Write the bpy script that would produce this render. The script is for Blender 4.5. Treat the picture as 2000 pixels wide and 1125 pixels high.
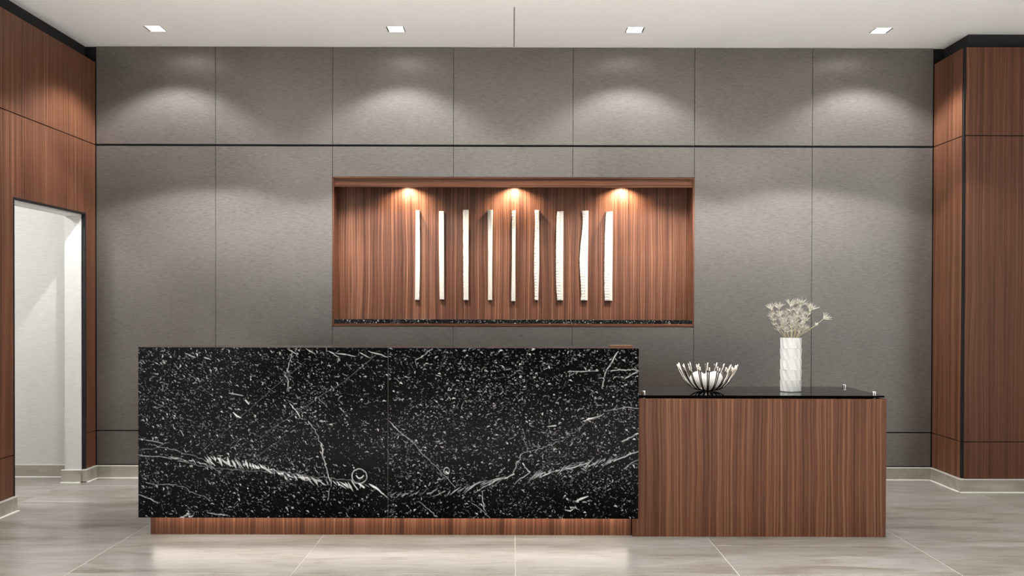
import bpy, bmesh, math, random
import numpy as np
from mathutils import Vector, Matrix

for o in list(bpy.data.objects):
    bpy.data.objects.remove(o)
scene = bpy.context.scene
C = scene.collection
R = math.radians
random.seed(7)

# ------------------------------------------------------------------ camera
EYE = 1.31
cam_data = bpy.data.cameras.new('camera')
cam_data.sensor_fit = 'HORIZONTAL'
cam_data.sensor_width = 36.0
cam_data.lens = 32.4
cam_data.shift_y = 0.0261
cam = bpy.data.objects.new('camera', cam_data)
cam.matrix_world = Matrix.Translation((0, 0, EYE)) @ Matrix.Rotation(R(90 - 0.5), 4, 'X') @ Matrix.Rotation(R(0.15), 4, 'Z')
C.objects.link(cam)
scene.camera = cam

# ------------------------------------------------------------------ world, exposure
world = bpy.data.worlds.new('lobby_ambient')
scene.world = world
world.use_nodes = True
bg = world.node_tree.nodes['Background']
bg.inputs[0].default_value = (0.94, 0.975, 1.0, 1)
bg.inputs[1].default_value = 1.15
scene.view_settings.view_transform = 'Standard'
scene.view_settings.look = 'None'
scene.view_settings.exposure = 1.0
scene.view_settings.gamma = 1.0
scene.view_settings.use_curve_mapping = False

P_WALL, P_DESK, P_FRONT, P_BOUNCE = 74.0, 500.0, 62.0, 2700.0      # downlight rows, the last one added for bounce, watts
P_NICHE, P_HALL = 27.0, 44.0
LED = 14.0

# ------------------------------------------------------------------ room numbers (metres)
YB = 7.007          # face of the grey back wall
XL, XR = -3.165, 3.197
ZC = 3.278          # ceiling
ZW = 3.155          # top of the wood panelling
S1, S2, ZBASE = 2.53, 0.358, 0.095
YR = 6.54           # front face of the right-hand wood pier
DY0, DY1, DZ = 5.86, 6.83, 1.985   # doorway in the left wall

# ------------------------------------------------------------------ node helpers
def new_mat(name):
    m = bpy.data.materials.new(name)
    m.use_nodes = True
    nt = m.node_tree
    return m, nt, nt.nodes['Principled BSDF']

def N(nt, typ, **kw):
    n = nt.nodes.new(typ)
    for k, v in kw.items():
        setattr(n, k, v)
    return n

def link(nt, a, b):
    nt.links.new(a, b)

def math_node(nt, op, a, b=None, c=None):
    n = N(nt, 'ShaderNodeMath', operation=op)
    for i, v in enumerate((a, b, c)):
        if v is None:
            continue
        if isinstance(v, (int, float)):
            n.inputs[i].default_value = v
        else:
            link(nt, v, n.inputs[i])
    return n.outputs[0]

def noise(nt, vec, scale=1.0, detail=2.0, rough=0.5, dist=0.0):
    n = N(nt, 'ShaderNodeTexNoise')
    n.inputs['Scale'].default_value = scale
    n.inputs['Detail'].default_value = detail
    n.inputs['Roughness'].default_value = rough
    n.inputs['Distortion'].default_value = dist
    link(nt, vec, n.inputs['Vector'])
    return n.outputs['Fac']

def combine(nt, x, y, z):
    n = N(nt, 'ShaderNodeCombineXYZ')
    for i, v in enumerate((x, y, z)):
        if isinstance(v, (int, float)):
            n.inputs[i].default_value = v
        else:
            link(nt, v, n.inputs[i])
    return n.outputs[0]

def ramp(nt, fac, stops):
    n = N(nt, 'ShaderNodeValToRGB')
    el = n.color_ramp.elements
    while len(el) < len(stops):
        el.new(0.5)
    for e, (p, c) in zip(el, stops):
        e.position = p
        e.color = (*c, 1)
    link(nt, fac, n.inputs[0])
    return n.outputs[0]

def position(nt):
    g = N(nt, 'ShaderNodeNewGeometry')
    s = N(nt, 'ShaderNodeSeparateXYZ')
    link(nt, g.outputs['Position'], s.inputs[0])
    return s.outputs[0], s.outputs[1], s.outputs[2]

def bump(nt, bsdf, h, strength=0.1, dist=0.002):
    b = N(nt, 'ShaderNodeBump')
    b.inputs['Strength'].default_value = strength
    b.inputs['Distance'].default_value = dist
    link(nt, h, b.inputs['Height'])
    link(nt, b.outputs[0], bsdf.inputs['Normal'])

def plain(name, col, rough=0.5, metal=0.0, spec=0.5, emit=None, estr=0.0):
    m, nt, b = new_mat(name)
    b.inputs['Base Color'].default_value = (*col, 1)
    b.inputs['Roughness'].default_value = rough
    b.inputs['Metallic'].default_value = metal
    b.inputs['Specular IOR Level'].default_value = spec
    if emit:
        b.inputs['Emission Color'].default_value = (*emit, 1)
        b.inputs['Emission Strength'].default_value = estr
    return m

# ------------------------------------------------------------------ materials
def wood(name, period, mirror, horizontal=False, gain=1.0, seed=0.0, contrast=1.0, rough=0.42):
    contrast *= 1.25
    m, nt, b = new_mat(name)
    x, y, z = position(nt)
    if horizontal:
        u = math_node(nt, 'ADD', math_node(nt, 'MULTIPLY', y, 1.0), z)
        w = x
    else:
        u = math_node(nt, 'ADD', x, y)
        w = z
    # figure wobble so the lines lean and open into cathedrals
    wob = noise(nt, combine(nt, math_node(nt, 'MULTIPLY', u, 3.0), seed, math_node(nt, 'MULTIPLY', w, 0.9)), 1.0, 2.0)
    wob = math_node(nt, 'MULTIPLY', math_node(nt, 'SUBTRACT', wob, 0.5), 0.05)
    if mirror:
        v = math_node(nt, 'PINGPONG', math_node(nt, 'ADD', u, 20.0), period)
    else:
        v = math_node(nt, 'MODULO', math_node(nt, 'ADD', u, 20.0 + seed * 0.01), period)
    leaf = math_node(nt, 'FLOOR', math_node(nt, 'DIVIDE', math_node(nt, 'ADD', u, 20.0 + (0 if mirror else seed * 0.01)), period))
    v = math_node(nt, 'ADD', v, wob)
    sd = math_node(nt, 'ADD', math_node(nt, 'MULTIPLY', leaf, 0.05), seed)
    n1 = noise(nt, combine(nt, math_node(nt, 'MULTIPLY', v, 22.0), sd, math_node(nt, 'MULTIPLY', w, 0.25)), 1.0, 2.0, 0.55)
    n2 = noise(nt, combine(nt, math_node(nt, 'MULTIPLY', v, 95.0), sd, math_node(nt, 'MULTIPLY', w, 0.45)), 1.0, 2.0, 0.6)
    n3 = noise(nt, combine(nt, math_node(nt, 'MULTIPLY', v, 330.0), sd, math_node(nt, 'MULTIPLY', w, 5.0)), 1.0, 2.0, 0.6)
    f = math_node(nt, 'ADD', math_node(nt, 'MULTIPLY', n1, 0.32),
                  math_node(nt, 'ADD', math_node(nt, 'MULTIPLY', n2, 0.50), math_node(nt, 'MULTIPLY', n3, 0.18)))
    f = math_node(nt, 'ADD', math_node(nt, 'MULTIPLY', math_node(nt, 'SUBTRACT', f, 0.5), contrast), 0.5)
    g = gain * 0.54
    col = ramp(nt, f, [(0.33, (0.072 * g, 0.025 * g, 0.012 * g)), (0.44, (0.160 * g, 0.059 * g, 0.030 * g)),
                       (0.54, (0.245 * g, 0.098 * g, 0.052 * g)), (0.68, (0.42 * g, 0.20 * g, 0.113 * g))])
    link(nt, col, b.inputs['Base Color'])
    b.inputs['Roughness'].default_value = rough
    b.inputs['Specular IOR Level'].default_value = 0.22
    bump(nt, b, n3, 0.06, 0.001)
    return m

WOOD_DESK = wood('walnut_veneer_slip_matched', 0.286, False, seed=3.0)
WOOD_WALL = wood('walnut_veneer_wall', 0.42, True, seed=9.0, contrast=0.75)
WOOD_PIER = wood('walnut_veneer_pier', 0.6, True, seed=15.0, contrast=0.6, gain=0.9)
WOOD_NICHE = wood('walnut_veneer_book_matched', 0.285, True, seed=21.0, contrast=1.05, gain=0.78)
WOOD_RAIL = wood('walnut_rail', 0.9, True, horizontal=True, seed=5.0)

def grey_fabric():
    m, nt, b = new_mat('grey_woven_panel')
    x, y, z = position(nt)
    t1 = noise(nt, combine(nt, math_node(nt, 'MULTIPLY', x, 20.0), 0.0, math_node(nt, 'MULTIPLY', z, 130.0)), 1.0, 3.0, 0.65, 0.5)
    t2 = noise(nt, combine(nt, math_node(nt, 'MULTIPLY', x, 260.0), 3.0, math_node(nt, 'MULTIPLY', z, 40.0)), 1.0, 2.0, 0.5)
    t3 = noise(nt, combine(nt, x, 5.0, z), 2.0, 2.0, 0.5)
    f = math_node(nt, 'ADD', math_node(nt, 'MULTIPLY', t1, 0.55),
                  math_node(nt, 'ADD', math_node(nt, 'MULTIPLY', t2, 0.25), math_node(nt, 'MULTIPLY', t3, 0.2)))
    col = ramp(nt, f, [(0.3, (0.125, 0.115, 0.105)), (0.7, (0.235, 0.221, 0.204))])
    link(nt, col, b.inputs['Base Color'])
    b.inputs['Roughness'].default_value = 0.36
    b.inputs['Metallic'].default_value = 0.72
    b.inputs['Anisotropic'].default_value = 0.75
    b.inputs['Anisotropic Rotation'].default_value = 0.0
    tg = N(nt, 'ShaderNodeTangent', direction_type='RADIAL', axis='Z')
    link(nt, tg.outputs[0], b.inputs['Tangent'])
    bump(nt, b, t1, 0.25, 0.0015)
    return m
GREY = grey_fabric()

def linen(name, c0, c1):
    m, nt, b = new_mat(name)
    x, y, z = position(nt)
    u = math_node(nt, 'ADD', x, y)
    t1 = noise(nt, combine(nt, math_node(nt, 'MULTIPLY', u, 12.0), 0.0, math_node(nt, 'MULTIPLY', z, 120.0)), 1.0, 3.0, 0.6)
    link(nt, ramp(nt, t1, [(0.3, c0), (0.7, c1)]), b.inputs['Base Color'])
    b.inputs['Roughness'].default_value = 0.7
    bump(nt, b, t1, 0.1, 0.001)
    return m
LINEN = linen('white_linen_wallcovering', (0.46, 0.455, 0.44), (0.53, 0.527, 0.512))

def stone_tile(name, stops, rough=0.3):
    m, nt, b = new_mat(name)
    x, y, z = position(nt)
    oi = N(nt, 'ShaderNodeObjectInfo')
    off = math_node(nt, 'MULTIPLY', oi.outputs['Random'], 37.0)
    zz = math_node(nt, 'ADD', off, math_node(nt, 'MULTIPLY', z, 6.0))
    a = noise(nt, combine(nt, math_node(nt, 'MULTIPLY', x, 1.6), math_node(nt, 'MULTIPLY', y, 6.5), zz), 1.0, 5.0, 0.62, 0.9)
    c = noise(nt, combine(nt, math_node(nt, 'MULTIPLY', x, 6.0), math_node(nt, 'MULTIPLY', y, 38.0), zz), 1.0, 4.0, 0.6, 0.3)
    v = noise(nt, combine(nt, math_node(nt, 'MULTIPLY', x, 2.2), math_node(nt, 'MULTIPLY', y, 3.1), math_node(nt, 'ADD', zz, 7.0)), 1.0, 4.0, 0.5, 1.2)
    vein = math_node(nt, 'SUBTRACT', 1.0, math_node(nt, 'MINIMUM', math_node(nt, 'MULTIPLY', math_node(nt, 'ABSOLUTE', math_node(nt, 'SUBTRACT', v, 0.5)), 55.0), 1.0))
    f = math_node(nt, 'ADD', math_node(nt, 'MULTIPLY', a, 0.68), math_node(nt, 'MULTIPLY', c, 0.32))
    f = math_node(nt, 'ADD', f, math_node(nt, 'MULTIPLY', vein, 0.035))
    link(nt, ramp(nt, f, stops), b.inputs['Base Color'])
    b.inputs['Roughness'].default_value = rough
    b.inputs['Specular IOR Level'].default_value = 0.5
    return m
FLOOR = stone_tile('beige_stone_floor_tile', [(0.37, (0.175, 0.155, 0.128)), (0.47, (0.25, 0.232, 0.203)), (0.57, (0.295, 0.280, 0.264)), (0.7, (0.345, 0.344, 0.331))], 0.30)
BASETILE = stone_tile('beige_stone_base_tile', [(0.33, (0.22, 0.195, 0.162)), (0.5, (0.31, 0.283, 0.242)), (0.7, (0.41, 0.38, 0.335))], 0.35)
GROUT = plain('pale_grout', (0.56, 0.54, 0.49), 0.8)
CAULK = plain('white_caulk', (0.80, 0.79, 0.76), 0.6)
BASECAP = plain('pale_metal_cap', (0.62, 0.60, 0.56), 0.35)
CEIL = plain('matt_white_ceiling_paint', (0.905, 0.92, 0.935), 0.85, spec=0.2)
BLACK = plain('matt_black_paint', (0.008, 0.008, 0.009), 0.6, spec=0.25)
CHAR = plain('charcoal_reveal_board', (0.02, 0.02, 0.021), 0.7, spec=0.2)
WHITE = plain('white_satin_paint', (0.80, 0.79, 0.77), 0.5)
DIFF = plain('lit_diffuser', (0.9, 0.9, 0.9), 0.5, emit=(1.0, 0.98, 0.95), estr=7.0)
CHROME = plain('polished_nickel', (0.66, 0.62, 0.57), 0.2, metal=1.0)
STEEL = plain('brushed_steel', (0.82, 0.82, 0.82), 0.25, metal=1.0)
GLASS = plain('black_back_painted_glass', (0.002, 0.002, 0.0025), 0.03, spec=0.5)
GLASS.node_tree.nodes['Principled BSDF'].inputs['IOR'].default_value = 1.2
CERAMIC = plain('white_matt_ceramic', (0.66, 0.66, 0.65), 0.45)
BALL = plain('white_plaster', (0.70, 0.695, 0.68), 0.6)

def marble_painted():
    m, nt, b = new_mat('black_fossil_marble')
    at = N(nt, 'ShaderNodeAttribute', attribute_name='vein')
    x, y, z = position(nt)
    cl = noise(nt, combine(nt, x, y, z), 2.3, 3.0, 0.5)
    base = ramp(nt, cl, [(0.35, (0.0008, 0.0008, 0.0009)), (0.7, (0.0022, 0.0022, 0.0025))])
    mx = N(nt, 'ShaderNodeMix', data_type='RGBA')
    link(nt, at.outputs['Fac'], mx.inputs['Factor'])
    link(nt, base, mx.inputs[6])
    mx.inputs[7].default_value = (0.72, 0.725, 0.725, 1)
    link(nt, mx.outputs[2], b.inputs['Base Color'])
    b.inputs['Roughness'].default_value = 0.2
    b.inputs['Specular IOR Level'].default_value = 0.06
    return m
MARBLE = marble_painted()

def marble_small():
    m, nt, b = new_mat('black_fossil_marble_edge')
    x, y, z = position(nt)
    v = combine(nt, x, y, z)
    a = noise(nt, v, 85.0, 3.0, 0.6, 0.6)
    c = noise(nt, v, 14.0, 4.0, 0.6, 1.5)
    vein = math_node(nt, 'SUBTRACT', 1.0, math_node(nt, 'MINIMUM', math_node(nt, 'MULTIPLY', math_node(nt, 'ABSOLUTE', math_node(nt, 'SUBTRACT', c, 0.56)), 60.0), 1.0))
    f = math_node(nt, 'MAXIMUM', math_node(nt, 'MULTIPLY', vein, 0.7), a)
    link(nt, ramp(nt, f, [(0.60, (0.006, 0.006, 0.0065)), (0.72, (0.55, 0.55, 0.53))]), b.inputs['Base Color'])
    b.inputs['Roughness'].default_value = 0.12
    return m
MARBLE_EDGE = marble_small()

def carved():
    m, nt, b = new_mat('cream_carved_bone')
    x, y, z = position(nt)
    t = noise(nt, combine(nt, math_node(nt, 'MULTIPLY', x, 60.0), 0.0, math_node(nt, 'MULTIPLY', z, 160.0)), 1.0, 2.0, 0.5)
    link(nt, ramp(nt, t, [(0.3, (0.31, 0.283, 0.24)), (0.65, (0.40, 0.378, 0.338))]), b.inputs['Base Color'])
    b.inputs['Roughness'].default_value = 0.6
    return m
BONE = carved()

def plant(name, c0, c1):
    m, nt, b = new_mat(name)
    x, y, z = position(nt)
    t = noise(nt, combine(nt, x, y, z), 60.0, 2.0)
    link(nt, ramp(nt, t, [(0.35, c0), (0.65, c1)]), b.inputs['Base Color'])
    b.inputs['Roughness'].default_value = 0.75
    return m
BRACT = plant('dried_pale_bract', (0.40, 0.38, 0.30), (0.68, 0.66, 0.61))
STEM = plant('dried_straw_stem', (0.36, 0.30, 0.17), (0.60, 0.535, 0.38))

# ------------------------------------------------------------------ mesh helpers
def finish(name, bm, mat, parent=None, smooth=False, recalc=True):
    """link bm (built in world coordinates) as one mesh object with its origin at its centre"""
    if recalc:
        bmesh.ops.recalc_face_normals(bm, faces=bm.faces[:])
    co = [v.co for v in bm.verts]
    c = Vector([(min(p[i] for p in co) + max(p[i] for p in co)) / 2 for i in range(3)])
    bmesh.ops.translate(bm, verts=bm.verts[:], vec=-c)
    me = bpy.data.meshes.new(name)
    bm.to_mesh(me)
    bm.free()
    if smooth:
        me.polygons.foreach_set('use_smooth', [True] * len(me.polygons))
    if mat:
        me.materials.append(mat)
    o = bpy.data.objects.new(name, me)
    C.objects.link(o)
    o.location = c
    if parent:
        put(o, parent)
    return o

WORLD_LOC = {}
def wloc(o):
    l = Vector(o.location)
    while o.parent:
        o = o.parent
        l = l + Vector(o.location)
    return l

def put(o, parent):
    o.location = Vector(o.location) - wloc(parent)
    o.parent = parent

def add_box(bm, x0, x1, y0, y1, z0, z1):
    vs = [bm.verts.new(p) for p in ((x0, y0, z0), (x1, y0, z0), (x1, y1, z0), (x0, y1, z0),
                                    (x0, y0, z1), (x1, y0, z1), (x1, y1, z1), (x0, y1, z1))]
    for f in ((0, 3, 2, 1), (4, 5, 6, 7), (0, 1, 5, 4), (1, 2, 6, 5), (2, 3, 7, 6), (3, 0, 4, 7)):
        bm.faces.new([vs[i] for i in f])

def box(name, x0, x1, y0, y1, z0, z1, mat, parent=None, bevel=0.0):
    bm = bmesh.new()
    add_box(bm, x0, x1, y0, y1, z0, z1)
    if bevel:
        bmesh.ops.bevel(bm, geom=bm.edges[:], offset=bevel, segments=1, affect='EDGES')
    return finish(name, bm, mat, parent)

def prism(name, pts, axis, a0, a1, mat, parent=None):
    """polygon pts in the plane across `axis`, pushed from a0 to a1"""
    bm = bmesh.new()
    def P(p, a):
        if axis == 'x': return (a, p[0], p[1])
        if axis == 'y': return (p[0], a, p[1])
        return (p[0], p[1], a)
    A = [bm.verts.new(P(p, a0)) for p in pts]
    B = [bm.verts.new(P(p, a1)) for p in pts]
    bm.faces.new(A); bm.faces.new(B[::-1])
    n = len(pts)
    for i in range(n):
        bm.faces.new((A[i], B[i], B[(i + 1) % n], A[(i + 1) % n]))
    return finish(name, bm, mat, parent)

def slab_with_holes(name, u0, u1, v0, v1, holes, a0, a1, axis, mat, parent=None):
    """a plate across `axis` with rectangular holes, as one closed mesh"""
    us = sorted({u0, u1, *[h[0] for h in holes], *[h[1] for h in holes]})
    vs = sorted({v0, v1, *[h[2] for h in holes], *[h[3] for h in holes]})
    solid = {}
    for i in range(len(us) - 1):
        for j in range(len(vs) - 1):
            cu, cv = (us[i] + us[i + 1]) / 2, (vs[j] + vs[j + 1]) / 2
            solid[i, j] = not any(h[0] < cu < h[1] and h[2] < cv < h[3] for h in holes)
    bm = bmesh.new()
    cache = {}
    def V(i, j, a):
        k = (i, j, a)
        if k not in cache:
            u, v = us[i], vs[j]
            p = {'x': (a, u, v), 'y': (u, a, v), 'z': (u, v, a)}[axis]
            cache[k] = bm.verts.new(p)
        return cache[k]
    for (i, j), s in solid.items():
        if not s:
            continue
        for a in (a0, a1):
            bm.faces.new((V(i, j, a), V(i + 1, j, a), V(i + 1, j + 1, a), V(i, j + 1, a)))
        for di, dj, e in ((-1, 0, ((i, j), (i, j + 1))), (1, 0, ((i + 1, j), (i + 1, j + 1))),
                          (0, -1, ((i, j), (i + 1, j))), (0, 1, ((i, j + 1), (i + 1, j + 1)))):
            if not solid.get((i + di, j + dj), False):
                p, q = e
                bm.faces.new((V(*p, a0), V(*q, a0), V(*q, a1), V(*p, a1)))
    return finish(name, bm, mat, parent)

def add_tube(bm, pts, radii, sides=6, cap=True):
    pts = [Vector(p) for p in pts]
    if isinstance(radii, (int, float)):
        radii = [radii] * len(pts)
    rings = []
    for i, p in enumerate(pts):
        t = (pts[min(i + 1, len(pts) - 1)] - pts[max(i - 1, 0)]).normalized()
        ref = Vector((0, 0, 1)) if abs(t.z) < 0.9 else Vector((0, 1, 0))
        a = t.cross(ref).normalized()
        b = t.cross(a)
        rings.append([bm.verts.new(p + radii[i] * (math.cos(k * 2 * math.pi / sides) * a + math.sin(k * 2 * math.pi / sides) * b)) for k in range(sides)])
    for r0, r1 in zip(rings, rings[1:]):
        for k in range(sides):
            bm.faces.new((r0[k], r0[(k + 1) % sides], r1[(k + 1) % sides], r1[k]))
    if cap:
        bm.faces.new(rings[0][::-1]); bm.faces.new(rings[-1])

def add_lathe(bm, c, prof, sides=24):
    rings = []
    for r, z in prof:
        if r < 1e-6:
            rings.append([bm.verts.new((c[0], c[1], c[2] + z))])
        else:
            rings.append([bm.verts.new((c[0] + r * math.cos(k * 2 * math.pi / sides), c[1] + r * math.sin(k * 2 * math.pi / sides), c[2] + z)) for k in range(sides)])
    for r0, r1 in zip(rings, rings[1:]):
        for k in range(sides):
            k2 = (k + 1) % sides
            if len(r0) == 1 and len(r1) == 1: continue
            if len(r0) == 1: bm.faces.new((r0[0], r1[k2], r1[k]))
            elif len(r1) == 1: bm.faces.new((r0[k], r0[k2], r1[0]))
            else: bm.faces.new((r0[k], r0[k2], r1[k2], r1[k]))

def thing(name, label, cat, loc, group=None):
    o = bpy.data.objects.new(name, None)
    o.empty_display_size = 0.05
    C.objects.link(o)
    o.location = loc
    return tag(o, label, cat, group)

def tag(o, label, cat, group=None, kind=None):
    o['label'] = label
    o['category'] = cat
    if group: o['group'] = group
    if kind: o['kind'] = kind
    return o

def struct(o, label, cat):
    return tag(o, label, cat, kind='structure')

def spot(name, loc, watts, size, blend, col, parent, radius=0.04, aim=(0, 0, -1), batwing=None):
    l = bpy.data.lights.new(name, 'SPOT')
    if batwing:                                        # luminaire distribution: weak straight down, strong towards `peak` degrees
        peak, width, low, side = batwing
        l.use_nodes = True
        nt = l.node_tree
        em = nt.nodes['Emission']
        tc = N(nt, 'ShaderNodeTexCoord')
        sp = N(nt, 'ShaderNodeSeparateXYZ')
        link(nt, tc.outputs['Normal'], sp.inputs[0])
        th = math_node(nt, 'ARCCOSINE', math_node(nt, 'MINIMUM', math_node(nt, 'ABSOLUTE', sp.outputs[2]), 1.0))
        q = math_node(nt, 'DIVIDE', math_node(nt, 'SUBTRACT', th, R(peak)), R(width))
        g = math_node(nt, 'EXPONENT', math_node(nt, 'MULTIPLY', math_node(nt, 'MULTIPLY', q, q), -1.0))
        if side < 1.0:                                 # wall washer: the strong ring is thrown towards the back wall
            az = math_node(nt, 'DIVIDE', sp.outputs[1], math_node(nt, 'MAXIMUM', math_node(nt, 'SINE', th), 0.02))
            az = math_node(nt, 'POWER', math_node(nt, 'MAXIMUM', az, 0.0), 7.0)
            g = math_node(nt, 'MULTIPLY', g, math_node(nt, 'ADD', math_node(nt, 'MULTIPLY', az, 1.0 - side), side))
        link(nt, math_node(nt, 'ADD', math_node(nt, 'MULTIPLY', g, 1.0 - low), low), em.inputs['Strength'])
    l.energy = watts
    l.spot_size = R(size)
    l.spot_blend = blend
    l.color = col
    l.shadow_soft_size = radius
    o = bpy.data.objects.new(name, l)
    C.objects.link(o)
    o.location = loc
    o.rotation_euler = Vector(aim).to_track_quat('-Z', 'Y').to_euler()
    put(o, parent)
    return o

# ================================================================== STRUCTURE
# ---- floor: pale grout bed with single stone tiles
X0, X1, Y0, Y1 = -5.455, 5.495, -1.5175, 7.2425
floor = struct(box('floor', X0, X1, Y0, Y1, -0.06, -0.0012, GROUT), 'large beige stone tile floor with pale grout lines', 'floor')
TW, TD = 1.095, 0.5475
tile_mesh = None
for i in range(10):
    for j in range(16):
        cx, cy = X0 + TW * (i + 0.5), Y1 - TD * (j + 0.5)
        if tile_mesh is None:
            t = box('tile', cx - TW / 2 + 0.002, cx + TW / 2 - 0.002, cy - TD / 2 + 0.0017, cy + TD / 2 - 0.0017, -0.012, 0.0, FLOOR, floor, 0.0008)
            tile_mesh = t.data
        else:
            t = bpy.data.objects.new('tile', tile_mesh)
            C.objects.link(t)
            t.location = (cx, cy, -0.006)
            put(t, floor)

# ---- ceiling with square openings for the downlights and one open joint
HS = 0.066
ROW_WALL = [(-2.54, 6.56), (-0.83, 6.56), (0.867, 6.56), (2.617, 6.56)]
ROW_DESK = [(-2.25, 5.45), (-0.93, 5.45), (0.93, 5.45), (2.2, 5.45)]
ROW_FRONT = [(-2.54, 3.4), (-0.83, 3.4), (0.867, 3.4), (2.617, 3.4)]
ROW_BOUNCE = [(-2.54, 0.9), (-0.83, 0.9), (0.867, 0.9), (2.617, 0.9)]
holes = [(x - HS, x + HS, y - HS, y + HS) for x, y in ROW_WALL + ROW_DESK + ROW_FRONT + ROW_BOUNCE]
holes.append((0.006, 0.014, 6.07, YB + 0.01))
ceiling = struct(slab_with_holes('ceiling', -3.25, X1, Y0, 7.25, holes, ZC, ZC + 0.10, 'z', CEIL), 'flat matt white ceiling with square recessed openings', 'ceiling')
box('joint', 0.006, 0.014, 6.07, YB + 0.01, ZC + 0.006, ZC + 0.02, plain('grey_joint', (0.25, 0.24, 0.23), 0.8), ceiling)

# ---- back wall: black core, grey woven panels with reveals
NX0, NX1, NZ0, NZ1 = -1.368, 1.384, 1.160, 2.292
core = slab_with_holes('wall_back', -3.305, 3.35, 0.0, ZC, [(NX0, NX1, NZ0, NZ1)], YB + 0.02, YB + 0.22, 'y', BLACK)
struct(core, 'back wall clad in grey woven panels with black reveals', 'wall')
seams = [XL, -2.254, -1.366, -0.448, 0.459, 1.382, 2.277, XR]
G = 0.0013
for k in range(7):
    xa, xb = seams[k] + (G if k else 0.006), seams[k + 1] - (G if k < 6 else 0.006)
    box('panel', xa, xb, YB, YB + 0.0195, S1 + 0.008, ZC - 0.003, GREY, core, 0.0012)
    if 2 <= k <= 4:
        box('panel', xa, xb, YB, YB + 0.0195, NZ1 + 0.002, S1 - 0.007, GREY, core, 0.0012)
        box('panel', xa, xb, YB, YB + 0.0195, S2 + 0.005, NZ0 - 0.002, GREY, core, 0.0012)
    else:
        box('panel', xa, xb, YB, YB + 0.0195, S2 + 0.005, S1 - 0.007, GREY, core, 0.0012)
    box('panel', xa, xb, YB, YB + 0.0195, ZBASE + 0.008, S2 - 0.004, GREY, core, 0.0012)

# ---- left wall: core with doorway, walnut panels
YL0 = 3.6
PT = 0.02
wl = slab_with_holes('wall_left', YL0, YB + 0.018, 0.0, ZW, [(DY0, DY1, -1, DZ)], -3.305, XL - PT, 'x', CHAR)
struct(wl, 'left wall of vertical walnut panels with a doorway', 'wall')
box('reveal_board', -3.305, -3.25, YL0, YB + 0.018, ZW + 0.0005, ZC + 0.1, CHAR, wl)
box('panel', XL - PT, XL, YL0, 4.6, S1 + 0.004, ZW, WOOD_WALL, wl)
box('panel', XL - PT, XL, 4.605, YB - 0.004, S1 + 0.004, ZW, WOOD_WALL, wl)
box('panel', XL - PT, XL, YL0, 4.6, S2 + 0.003, S1 - 0.003, WOOD_WALL, wl)
e = 0.012
prism('panel', [(4.605, S2 + 0.003), (DY0 - e, S2 + 0.003), (DY0 - e, DZ + e), (DY1 + e, DZ + e), (DY1 + e, S2 + 0.003), (YB - 0.004, S2 + 0.003),
                (YB - 0.004, S1 - 0.003), (4.605, S1 - 0.003)], 'x', XL - PT, XL, WOOD_WALL, wl)
box('panel', XL - PT, XL, YL0, 4.6, ZBASE + 0.002, S2 - 0.003, WOOD_WALL, wl)
box('panel', XL - PT, XL, 4.605, DY0 - e, ZBASE + 0.002, S2 - 0.003, WOOD_WALL, wl)
box('panel', XL - PT, XL, DY1 + e, YB - 0.004, ZBASE + 0.002, S2 - 0.003, WOOD_WALL, wl)
# black metal edge around the doorway and white reveal lining
bm = bmesh.new()
add_box(bm, XL - 0.024, XL + 0.003, DY0 - e, DY0, ZBASE + 0.002, DZ + e)
add_box(bm, XL - 0.024, XL + 0.003, DY1, DY1 + e, ZBASE + 0.002, DZ + e)
add_box(bm, XL - 0.024, XL + 0.003, DY0, DY1, DZ, DZ + e)
struct(finish('trim_1', bm, BLACK), 'thin black metal trim around the doorway', 'trim')
door = bpy.data.objects.new('door_1', None)
C.objects.link(door)
door.location = (-3.25, (DY0 + DY1) / 2, 0)
struct(door, 'open doorway through the walnut wall to a white hall', 'doorway')
box('jamb', -3.31, XL - 0.0245, DY1 - 0.012, DY1, 0.0, DZ - 0.0125, LINEN, door)
box('jamb', -3.31, XL - 0.0245, DY0, DY0 + 0.012, 0.0, DZ - 0.0125, LINEN, door)
box('soffit', -3.31, XL - 0.0245, DY0, DY1, DZ - 0.012, DZ, WHITE, door)

# ---- hall behind the doorway
YH = 7.045
struct(box('wall_hall_back', -5.4, -3.306, YH, YH + 0.15, 0, 2.75, LINEN), 'bright white linen wall seen through the doorway', 'wall')
struct(box('wall_hall_left', -5.45, -5.3, 4.4, YH, 0, 2.75, LINEN), 'white linen side wall of the hall', 'wall')
struct(box('wall_hall_front', -5.3, -3.306, 4.25, 4.4, 0, 2.75, LINEN), 'white linen near wall of the hall', 'wall')
struct(box('wall_hall_right', -3.318, -3.306, 4.4, DY0, 0, 2.66, LINEN), 'white linen lining on the hall side of walnut wall', 'wall')
struct(box('ceiling_hall', -5.45, -3.306, 4.25, YH + 0.15, 2.66, 2.80, CEIL), 'white ceiling of the hall behind the doorway', 'ceiling')

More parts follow.
